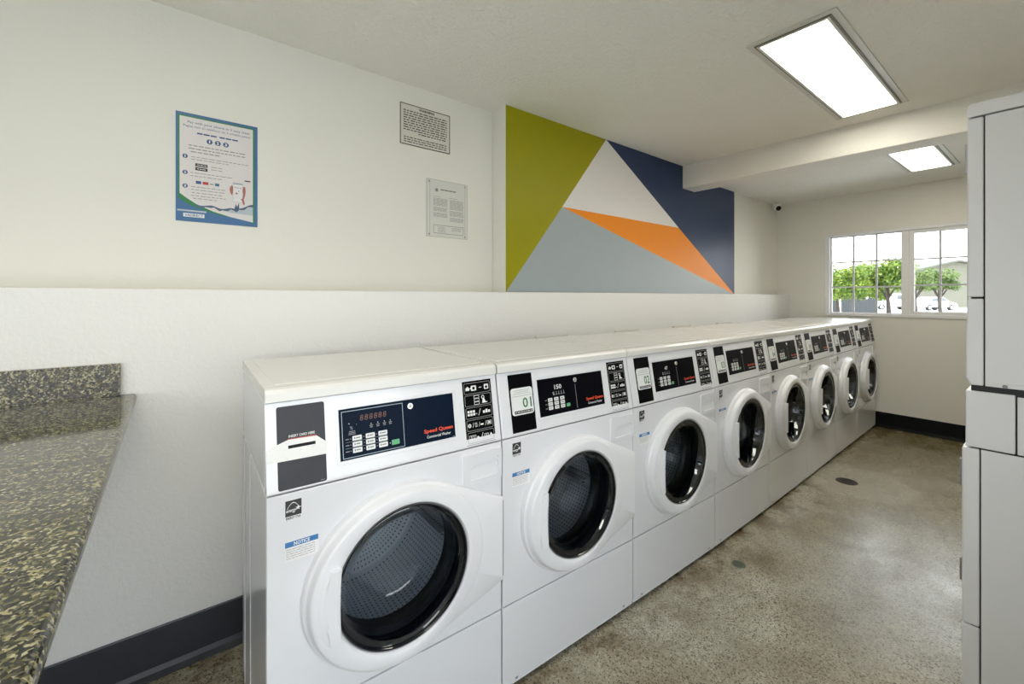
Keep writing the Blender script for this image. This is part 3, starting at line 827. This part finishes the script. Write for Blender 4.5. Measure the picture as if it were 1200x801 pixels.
# ------------------------------------------------------------------ wall notices (flat on the upper wall)
def flat(name, label, cat, fn):
    b = MB(lambda x, d, z: (x, YU - .0005 + d, z)); fn(b)
    return tag(link(name, b.mesh(name)), label, cat)
def poster(b):
    rnd = random.Random(11)
    b.box(.011, .302, -.003, 0, 1.641, 2.090, M['poster_blue']); y = -.0034
    b.poly([(.0185, 1.735), (.0185, 2.079), (.290, 2.079), (.290, 1.652), (.284, 1.656), (.284, 2.0735), (.024, 2.0735), (.024, 1.735)], y, M['poster_green'])
    b.poly([(.0185, 1.735), (.0245, 1.755), (.079, 1.716), (.138, 1.691), (.20, 1.675), (.16, 1.678), (.12, 1.688), (.079, 1.702), (.05, 1.714)], y - .0001, M['poster_green'])
    b.poly([(.024, 1.755), (.050, 1.735), (.079, 1.716), (.138, 1.691), (.200, 1.675), (.284, 1.660), (.284, 2.0735), (.024, 2.0735)], y - .0002, M['poster_paper'])
    y -= .0005
    b.text('Pay with your phone in 3 easy steps', .050, .272, 2.046, 2.059, y, M['poster_navy'], 0)
    b.text('Pague con su teléfono en 3 simples pasos', .036, .274, 2.030, 2.042, y, M['poster_navy'], 0)
    words(b, .082, .150, 2.012, .006, y, M['poster_navy'], rnd, .010, .03, .003); words(b, .160, .228, 2.012, .006, y, M['poster_navy'], rnd, .010, .03, .003)
    def circ(x, z, r, n):
        b.disc(x, z, r, y, M['poster_navy'], 20); b.text(n, x - r * (.22 if n == '1' else .42), x + r * (.22 if n == '1' else .42), z - r * .62, z + r * .62, y - .0003, M['poster_paper'], .05)
    for x, n in ((.125, '1'), (.154, '2'), (.183, '3')): circ(x, 1.985, .0105, n)
    for z, n in ((1.910, '1'), (1.843, '2'), (1.787, '3')): circ(.042, z, .0088, n)
    for x0, x1, z in ((.054, .258, 1.958), (.053, .262, 1.945), (.060, .160, 1.932)): words(b, x0, x1, z, .0045, y, M['print_grey'], rnd, .008, .022, .004)
    for x0, x1, z in ((.062, .266, 1.911), (.062, .20, 1.901), (.130, .176, 1.879), (.130, .172, 1.868), (.060, .205, 1.845), (.060, .175, 1.832), (.062, .185, 1.787), (.062, .178, 1.775), (.064, .170, 1.762), (.062, .182, 1.750), (.068, .150, 1.739)):
        words(b, x0, x1, z, .0030, y, M['print_grey'], rnd, .008, .022, .004)
    for z0, z1 in ((1.8735, 1.886), (1.857, 1.870)):
        b.quad(.076, .118, z0, z1, y, M['print_dark']); words(b, .082, .114, (z0 + z1) / 2, .003, y - .0003, M['poster_paper'], rnd, .006, .012, .002)
    for x0, x1, m in ((.078, .096, 'poster_navy'), (.101, .121, 'card_red'), (.126, .140, 'print_grey'), (.144, .159, 'card_blue')):
        b.quad(x0, x1, 1.801 if m != 'print_grey' else 1.804, 1.813 if m != 'print_grey' else 1.809, y, M[m])
    b.quad(.252, .274, 1.838, 1.843, y, M['print_dark'])
    # phone held by two hands over splashing water
    b.poly(rrect(.2085, .2455, 1.742, 1.828, .005, 3), y - .0001, M['print_grey']); b.poly(rrect(.2095, .2445, 1.743, 1.827, .004, 3), y - .00025, M['poster_phone'])
    b.quad(.210, .244, 1.8215, 1.8245, y - .0003, M['poster_navy']); words(b, .214, .240, 1.806, .003, y - .0003, M['print_grey'], rnd, .005, .01, .002)
    b.disc(.222, 1.781, .004, y - .0003, M['card_red'], 10); b.disc(.230, 1.792, .0025, y - .0003, M['print_grey'], 8)
    b.poly([(.198, 1.806), (.205, 1.815), (.2095, 1.806), (.2085, 1.785), (.206, 1.770), (.200, 1.778), (.196, 1.792)], y - .0004, M['skin_print'])
    b.poly([(.2445, 1.800), (.248, 1.815), (.2545, 1.812), (.256, 1.795), (.254, 1.775), (.249, 1.758), (.2535, 1.738), (.247, 1.732), (.243, 1.750), (.238, 1.757), (.244, 1.762), (.247, 1.780)], y - .0004, M['skin_print'])
    wv = [(.078 + .0103 * k, 1.716 - .004 * sin(k * .9) + (.020 * max(0, (k - 14) / 6) if k > 14 else -.006 * min(1, k / 8))) for k in range(21)]
    b.poly(wv + [(x, z - .0055 - .003 * (k % 3)) for k, (x, z) in reversed(list(enumerate(wv)))], y - .0002, M['water'])
    b.poly([(.212, 1.706), (.220, 1.736), (.224, 1.722), (.231, 1.742), (.232, 1.712)], y - .0003, M['water'])
    b.poly([(x, z - .006) for x, z in wv[8:]] + [(.284, 1.690), (.200, 1.694)], y - .0001, M['water_pale'])
    b.quad(.016, .114, 1.6815, 1.6885, y, M['water_pale'])
    b.quad(.036, .107, 1.6595, 1.6745, y, M['print_white'])
    b.text('VADIRECT', .040, .103, 1.662, 1.672, y - .0003, M['poster_navy'], .02)
flat('instruction_poster', 'blue and green bordered poster on paying by phone, stuck on the upper white wall', 'poster', poster)
def warn(b):
    rnd = random.Random(4)
    b.box(.980, 1.293, -.004, 0, 2.171, 2.398, M['sign_paper']); y = -.0044
    b.frame(.980, 1.293, 2.171, 2.398, .005, y, M['sign_ink'])
    b.text('WARNING', 1.092, 1.190, 2.373, 2.388, y, M['sign_ink'], .05)
    for k in range(10):
        z = 2.361 - k * .0132; a = 1.000 + (.03 if k == 9 else 0) * 3; words(b, a, 1.272, z, .0062, y, M['sign_ink'], rnd, .010, .032, .005)
    for k in range(3): words(b, 1.002, 1.268, 2.214 - k * .0125, .0055, y, M['sign_ink'], rnd, .010, .032, .005)
flat('warning_sign', 'white metal warning sign of dense print in a thin dark border, near the ceiling', 'sign', warn)
def noti(b):
    rnd = random.Random(8)
    b.box(1.141, 1.415, -.0035, 0, 1.676, 2.007, M['notice_paper']); y = -.0039
    b.frame(1.141, 1.415, 1.676, 2.007, .002, y, M['notice_ink']); b.quad(1.160, 1.162, 1.678, 2.005, y, M['notice_ink']); b.quad(1.396, 1.398, 1.678, 2.005, y, M['notice_ink'])
    for x in (1.157, 1.397):
        for z in (1.992, 1.690): b.disc(x, z, .0055, y - .0004, M['steel_grey'], 12)
    b.disc(1.205, 1.948, .0115, y, M['notice_ink'], 18); b.disc(1.205, 1.948, .006, y - .0003, M['print_mid'], 12)
    words(b, 1.231, 1.332, 1.953, .0065, y, M['print_mid'], rnd, .02, .03, .003)
    words(b, 1.186, 1.235, 1.911, .003, y, M['notice_ink'], rnd); words(b, 1.290, 1.345, 1.911, .003, y, M['notice_ink'], rnd)
    for k in range(17):
        z = 1.899 - k * .0065
        if k not in (7, 12): words(b, 1.184, 1.276, z, .0034, y, M['notice_ink'], rnd, .012, .03, .003)
    for k in range(20):
        z = 1.899 - k * .0065
        if k not in (9, 15): words(b, 1.292, 1.386, z, .0034, y, M['notice_ink'], rnd, .012, .03, .003)
    b.frame(1.184, 1.386, 1.697, 1.746, .0022, y, M['print_mid'])
    for k in range(4): words(b, 1.212 + .004 * (k % 2), 1.262, 1.735 - k * .009, .0036, y, M['notice_ink'], rnd)
    for k in range(3): words(b, 1.306, 1.370, 1.735 - k * .008, .0036, y, M['notice_ink'], rnd)
flat('notice_sheet', 'printed licence sheet with a small seal behind clear plastic, under the warning sign', 'notice', noti)

# ------------------------------------------------------------------ ceiling lamps
def lamp(x0, x1, y0, y1, z, label, rz=0):
    cx, cy = (x0 + x1) / 2, (y0 + y1) / 2; a, c = (x1 - x0) / 2, (y1 - y0) / 2
    t = thing('ceiling_light', label, 'ceiling light', (cx, cy, z), rz, 'recessed ceiling lights')
    b = MB(); q = lambda u: [(-a - u, -c - u), (a + u, -c - u), (a + u, c + u), (-a - u, c + u)]
    b.ringpl(q(.030), q(.001), -.006, .002, M['lamp_frame'], 'z'); link('trim_frame', b.mesh('trim_frame'), t, None, .002)
    b = MB(); b.ringpl(q(.004), q(-.004), -.010, -.004, M['lamp_dark'], 'z'); b.ringpl(q(-.004), q(-.016), -.013, -.004, M['lamp_frame'], 'z')
    link('lens_frame', b.mesh('lens_frame'), t, None, .001)
    b = MB(); b.box(-a + .014, a - .014, -c + .014, c - .014, -.009, -.005, M['lens']); link('diffuser', b.mesh('diffuser'), t)
lamp(2.150, 3.450, .588, .883, ZC, 'long recessed ceiling light with glowing warm diffuser, in front of the beam')
lamp(3.880, 5.050, .542, .812, ZC2, 'bright recessed ceiling light partly hidden behind the ceiling beam', -.02)
lamp(-.9, .32, .588, .883, ZC, 'unseen ceiling light added over the end of the granite counter')  # out of view, added to brighten the near end of the room

# ------------------------------------------------------------------ security camera in the far corner
sc_ = thing('security_camera', 'small white dome camera with black lens in the far top corner', 'camera', (5.575, 2.045, 2.392))
b = MB(); b.lathe([(.0005, .026), (.040, .026), (.043, .020), (.043, .004), (.030, -.004)], (0, 0), M['window_white'], 32, 'z'); link('mount', b.mesh('mount'), sc_)
b = MB(); b.lathe([(.0005, -.036)] + [(.036 * sin(a), -.036 * cos(a)) for a in [i * pi / 12 for i in range(1, 13)]], (0, 0), M['window_white'], 28, 'z')
ball = link('camera_ball', b.mesh('camera_ball'), sc_, (0, 0, -.018))
b = MB(); b.lathe([(.0005, -.044), (.018, -.043), (.026, -.038), (.028, -.026), (.027, -.022)], (0, 0), M['slot_black'], 28, 'z'); ln_ = link('lens', b.mesh('lens'), ball)
dv = Vector((-.55, -.72, -.45)).normalized(); ln_.rotation_euler = Vector((0, 0, -1)).rotation_difference(dv).to_euler()

# ------------------------------------------------------------------ floor drain
dn = thing('floor_drain', 'small dark oval drain set in the concrete floor beside the washers', 'drain', (3.815, .945, 0))
b = MB(); b.lathe([(.0005, .0015), (.055, .0015), (.058, .0022), (.064, .002), (.066, 0)], (0, 0), plain('rusty_iron', (.055, .035, .025, 1), .7, .3, var=.4), 28, 'z'); link('cover', b.mesh('cover'), dn)
b = MB()
for k in range(-3, 4): b.box(-.042, .042, k * .013 - .003, k * .013 + .003, .0014, .0026, M['slot_black'])
link('slot', b.mesh('slot'), dn)

# ------------------------------------------------------------------ stacked dryers (side seen, fronts face the washers)
sd = thing('stacked_dryer', 'tall white stacked dryer seen from its side at the photo edge, facing the washers', 'dryer', (2.054, -.56, 0))
DY = .56   # local y of world 0
def dbox(b, y0, y1, z0, z1, x0=0.0, x1=.686, m='dryer_white'): b.box(x0, x1, y0 + DY, y1 + DY, z0, z1, M[m])
def dpart(name, fn, par=sd, bev=.0025, label=None): 
    b = MB(); fn(b); return link(name, b.mesh(name), par, None, bev, 2, label)
dpart('inner_frame', lambda b: (dbox(b, -.55, .178, .02, 1.912, .008, .678, 'dark_gap')), bev=0)
def topcap(b): b.prism([(-.56 + DY, 1.9145), (.186 + DY, 1.9145), (.186 + DY, 1.948), (.178 + DY, 1.9575), (-.56 + DY, 1.9575)], -.003, .689, M['dryer_white'], 'x')
dpart('top_cap', topcap)
for xa in (0, .682): dpart('upper_side_panel', lambda b: dbox(b, -.56, .1465, 1.0400, 1.9105, xa, xa + .004))
for xa in (0, .682): dpart('lower_side_panel', lambda b: dbox(b, -.56, .1555, .012, .8330, xa, xa + .004))
for xa in (0, .682): dpart('middle_side_panel', lambda b: dbox(b, -.56, .0790, .8380, 1.0165, xa, xa + .004))
dpart('middle_control_housing', lambda b: dbox(b, .0830, .1900, .8380, 1.0210, -.002, .688), bev=.003)
def upfront(b): dbox(b, .1500, .1860, 1.3270, 1.9105)
def upfront2(b):
    b.prism([(.1500 + DY, 1.0400), (.1790 + DY, 1.0400), (.1900 + DY, 1.0620), (.1870 + DY, 1.3215), (.1500 + DY, 1.3215)], 0, .686, M['dryer_white'], 'x')
u1 = dpart('upper_front_panel', upfront, bev=.004); dpart('lint_door_panel', upfront2, bev=.004)
l1 = dpart('lower_front_panel', lambda b: dbox(b, .1590, .1985, .2560, .8330), bev=.004)
dpart('base_panel', lambda b: dbox(b, .1590, .1995, .012, .2510), bev=.004)
def rdoor(z, yy):
    def f(b):
        b.lathe([(.215, yy + DY - .002), (.215, yy + DY + .001), (.17, yy + DY + .001), (.16, yy + DY - .0015)], (.343, z), M['dryer_white'], 48)
        b.lathe([(.16, yy + DY - .0015), (.14, yy + DY + .0005), (.0005, yy + DY + .0008)], (.343, z), M['rim_black'], 48)
    return f
dpart('dryer_door', rdoor(1.60, .187), u1, 0); dpart('dryer_door', rdoor(.545, .1995), l1, 0)
for (z0, z1, y, pr) in ((1.735, 1.830, .186, u1), (.700, .790, .1985, l1), (.385, .460, .1985, l1)):
    dpart('hinge', lambda b: dbox(b, y - .002, y + .0065, z0, z1, .012, .022, 'steel_grey'), pr, .001)
def lockp(b):
    o = [(p[0] + DY, p[1]) for p in rrect(-.40, .138, 1.010, 1.0495, .006)]
    i = [(p[0] + DY, p[1]) for p in rrect(-.3985, .1365, 1.0085, 1.0480, .006)]
    b.ringpl(o, i, -.0022, .001, M['dryer_white'], 'x')
dpart('access_tab', lambda b: b.prism([(p[0] + DY, p[1]) for p in rrect(-.30, .137, 1.0405, 1.0535, .006)], -.003, .001, M['dryer_white'], 'x'), bev=.001)
dpart('screw', lambda b: (b.lathe([(.0005, -.0055), (.0035, -.0058), (.0045, -.004), (.006, -.004), (.006, -.002)], (.104 + DY, 1.0455), M['steel_grey'], 20, 'x')), bev=0)
for fx in (.06, .62):
    for fy in (-.5, .12): dpart('foot', lambda b, fx=fx, fy=fy: b.lathe([(.0005, 0), (.02, 0), (.02, .01), (.008, .012), (.008, .03)], (fx, fy + DY), M['rubber'], 14, 'z'), bev=0)

# ------------------------------------------------------------------ outside
Fv = Vector((sin(YAW), cos(YAW), 0)); Rv = Vector((cos(YAW), -sin(YAW), 0))
def out(u, depth, z=0):
    p = Fv * depth + Rv * ((u - 600) / F_PX * depth); return (p.x, p.y, z)
def gz(v, depth): return H - (v - CY) / F_PX * depth
struct('ground', lambda b: b.box(-40, 160, -80, 90, -.30, -.13, M['pave']))

def tree(name, label, u, v_top, depth, rad_px, trunk_px=(0, 0), seed=0, n=2600, mat='leaf', low=None, squash=.8, lean=0, size=.13):
    rnd = random.Random(seed); base = Vector(out(u, depth, -.13)); top = gz(v_top, depth); r = rad_px * depth / F_PX
    t = thing(name, label, 'tree', tuple(base)); cz = top - r * squash
    b = MB(); h = cz - base.z
    b.tube([(0, 0, 0), (lean * .4, .05, h * .4), (lean, 0, h)], [.16, .12, .07], M['bark'])
    for k in range(5):
        a = k * 2 * pi / 5 + seed; b.tube([(lean * .4, .05, h * .42), (lean + r * .3 * cos(a), r * .3 * sin(a), h * .72), (lean + r * .62 * cos(a), r * .62 * sin(a), h + .2)], [.08, .05, .02], M['bark'], 6)
    link('trunk', b.mesh('trunk'), t)
    b = MB(); blobs = []
    for k in range(13):
        a = rnd.uniform(0, 2 * pi); e = rnd.uniform(-.7, .9); q = rnd.uniform(.3, .72)
        blobs.append((lean + r * q * cos(a) * cos(e * .8), r * q * sin(a) * cos(e * .8), h + r * squash * q * sin(e) * 1.15, r * rnd.uniform(.32, .5)))
    if low is not None:
        for k in range(9):
            a = rnd.uniform(0, 2 * pi); blobs.append((lean + r * .6 * cos(a), r * .6 * sin(a), gz(low, depth) - base.z + r * rnd.uniform(.3, .6), r * .40))
    vs, fs = [], []
    for k in range(n):
        B = blobs[k % len(blobs)]
        d = Vector((rnd.gauss(0, 1), rnd.gauss(0, 1), rnd.gauss(0, 1))).normalized() * (rnd.uniform(.55, 1.08))
        p = Vector((B[0] + d.x * B[3], B[1] + d.y * B[3], B[2] + d.z * B[3] * .85))
        nrm = (d + Vector((rnd.gauss(0, .5), rnd.gauss(0, .5), rnd.gauss(.4, .5)))).normalized()
        w = nrm.orthogonal().normalized(); w.rotate(Matrix.Rotation(rnd.uniform(0, 2 * pi), 3, nrm)); w2 = nrm.cross(w)
        s_ = size * rnd.uniform(.7, 1.3); k0 = len(vs)
        vs += [tuple(p - w * s_), tuple(p - w2 * s_ * .5 + nrm * s_ * .1), tuple(p + w * s_), tuple(p + w2 * s_ * .5 + nrm * s_ * .1)]; fs.append((k0, k0 + 1, k0 + 2, k0 + 3))
    b.raw(vs, fs, M[mat]); link('crown', b.mesh('crown'), t)
g = 'trees seen through the window'
tree('garden_tree', 'bright green tree behind the first column of window panes', 982, 303, 34, 30, seed=1, low=354, squash=.85, n=5200)
tree('garden_tree', 'leafy green tree behind the middle of the first window sash', 1013, 304, 42, 27, seed=2, low=354, squash=.9, n=5000)
tree('garden_tree', 'green tree with a leaning bare trunk beside the middle window post', 1042, 302, 34, 27, seed=3, lean=-.4, squash=.8, n=4200)
tree('garden_tree', 'greyish green tree just past the middle window post', 1073, 315, 38, 18, seed=4, mat='leaf_pale', n=1800)
tree('garden_tree', 'small round pale tree in front of the beige building', 1102, 312, 40, 19, seed=5, mat='leaf_pale', lean=-.3, squash=.9)

def house(b):
    # long beige building with a low gabled roof
    A, Bp = Vector(out(1040, 62)), Vector(out(1240, 58)); d = (Bp - A).normalized(); n_ = Vector((-d.y, d.x, 0))
    if n_.dot(Fv) < 0: n_ = -n_
    L = (Bp - A).length
    def q(s, t, z): p = A + d * s + n_ * t; return (p.x, p.y, z)
    b.raw([q(0, 0, -.13), q(L, 0, -.13), q(L, 0, 4.3), q(L * .42, 0, 6.2), q(0, 0, 4.3), q(0, 9, -.13), q(L, 9, -.13), q(L, 9, 4.3), q(L * .42, 9, 6.2), q(0, 9, 4.3)],
          [(0, 1, 2, 3, 4), (9, 8, 7, 6, 5), (0, 4, 9, 5), (1, 6, 7, 2), (0, 5, 6, 1)], M['stucco'])
    return q, L
hs = thing('neighbour_building', 'low beige stucco building with a sloping roof beyond the street', 'building', out(1140, 60))
b = MB(); q, L = house(b); ow = link('house_wall', b.mesh('house_wall'), hs); ow.matrix_parent_inverse = Matrix.Translation(hs.location).inverted()
b = MB()
for s0, z0, s1, z1 in ((-.6, 4.05, L * .42, 6.25), (L * .42, 6.25, L + .6, 4.05)):
    b.raw([q(s0, -.6, z0), q(s1, -.6, z1), q(s1, 9.6, z1), q(s0, 9.6, z0), q(s0, -.6, z0 + .22), q(s1, -.6, z1 + .22), q(s1, 9.6, z1 + .22), q(s0, 9.6, z0 + .22)],
          [(0, 1, 2, 3), (7, 6, 5, 4), (0, 4, 5, 1), (1, 5, 6, 2), (2, 6, 7, 3), (3, 7, 4, 0)], M['roofing'])
rf_ = link('roof', b.mesh('roof'), hs); rf_.matrix_parent_inverse = Matrix.Translation(hs.location).inverted()

fe = thing('boundary_fence', 'dark grey board fence below the green trees', 'fence', out(985, 37, -.13))
b = MB(); A, Bp = Vector(out(955, 36)), Vector(out(1028, 39)); dd = (Bp - A); n_ = 44
for k in range(n_):
    if k in (16, 17): continue
    p = A + dd * (k / n_); e = A + dd * ((k + .9) / n_); w = Vector((-dd.y, dd.x, 0)).normalized() * .04
    vs = [tuple(x + Vector((0, 0, z))) for z in (-.13, 1.15 + .05 * (k % 3)) for x in (p, e, e + w, p + w)]
    b.raw(vs, [(0, 1, 2, 3), (7, 6, 5, 4), (0, 4, 5, 1), (1, 5, 6, 2), (2, 6, 7, 3), (3, 7, 4, 0)], M['fence'])
o = link('board', b.mesh('board'), fe); o.matrix_parent_inverse = Matrix.Translation(fe.location).inverted()

def car(label, u, depth, heading, sc=1.0, van=False):
    t = thing('parked_car', label, 'car', out(u, depth, -.13), heading)
    prof = [(-2.25, .35), (-2.28, .62), (-2.15, .86), (-1.55, .94), (-.95, 1.38), (-.3, 1.47), (.45, 1.44), (1.15, 1.0), (1.95, .84), (2.22, .66), (2.25, .35)] if not van else \
           [(-2.3, .35), (-2.3, 1.7), (-2.1, 1.85), (1.0, 1.85), (1.6, 1.15), (2.2, 1.0), (2.3, .35)]
    b = MB(); b.prism(prof, -.86, .86, M['car_white'], 'y'); bd = link('car_body', b.mesh('car_body'), t, None, .09, 3)
    win = [(-1.35, .98), (-.88, 1.32), (-.3, 1.39), (.40, 1.36), (1.0, 1.0)] if not van else [(.1, 1.2), (.1, 1.65), (.95, 1.65), (1.35, 1.2)]
    for s_ in (-1, 1):
        b = MB(); b.prism(win, s_ * .845, s_ * .872, M['car_glass'], 'y'); link('car_window', b.mesh('car_window'), bd)
        for x in (-1.4, 1.38):
            b = MB(); b.lathe([(.0005, s_ * .80), (.0005, s_ * .885), (.19, s_ * .89), (.31, s_ * .87), (.33, s_ * .84), (.33, s_ * .66), (.0005, s_ * .66)], (x, .33), M['tyre'], 24)
            b.lathe([(.0005, s_ * .892), (.17, s_ * .896), (.19, s_ * .88)], (x, .33), M['chrome'], 20); link('wheel', b.mesh('wheel'), t)
car('white sedan parked in front of the beige building beyond the window', 1092, 47, -YAW + .15)
car('white van partly hidden by tree trunks beside the middle window post', 1044, 50, -YAW - .2, van=True)

# ------------------------------------------------------------------ light
w = bpy.data.worlds.new('sky'); SC.world = w; w.use_nodes = True
nt = w.node_tree; bg = nt.nodes['Background']
tcw = nt.nodes.new('ShaderNodeTexCoord'); sxw = nt.nodes.new('ShaderNodeSeparateXYZ'); nt.links.new(tcw.outputs['Generated'], sxw.inputs[0])
rw = nt.nodes.new('ShaderNodeValToRGB'); rw.color_ramp.elements[0].position = 0; rw.color_ramp.elements[0].color = (1, .99, .97, 1)
rw.color_ramp.elements[1].position = .7; rw.color_ramp.elements[1].color = (.72, .84, 1, 1)
nt.links.new(sxw.outputs[2], rw.inputs[0]); nt.links.new(rw.outputs[0], bg.inputs[0]); bg.inputs[1].default_value = 2.7
sun = bpy.data.lights.new('sun', 'SUN'); sun.energy = 3.4; sun.angle = radians(.6); sun.color = (1, .96, .88)
so = bpy.data.objects.new('sun', sun); COL.objects.link(so)
so.rotation_euler = Vector((0, 0, -1)).rotation_difference(Vector((.42, -.28, -.86)).normalized()).to_euler()

SC.view_settings.view_transform = 'Standard'; SC.view_settings.look = 'None'
SC.view_settings.exposure = 1.04; SC.view_settings.gamma = 1; SC.view_settings.use_curve_mapping = False
SC.cycles.use_denoising = True
try: SC.cycles.denoiser = 'OPENIMAGEDENOISE'
except Exception: pass
SC.cycles.max_bounces = 9; SC.cycles.diffuse_bounces = 5; SC.cycles.glossy_bounces = 5; SC.cycles.transparent_max_bounces = 12
SC.cycles.sample_clamp_indirect = 6; SC.cycles.caustics_reflective = False; SC.cycles.caustics_refractive = False
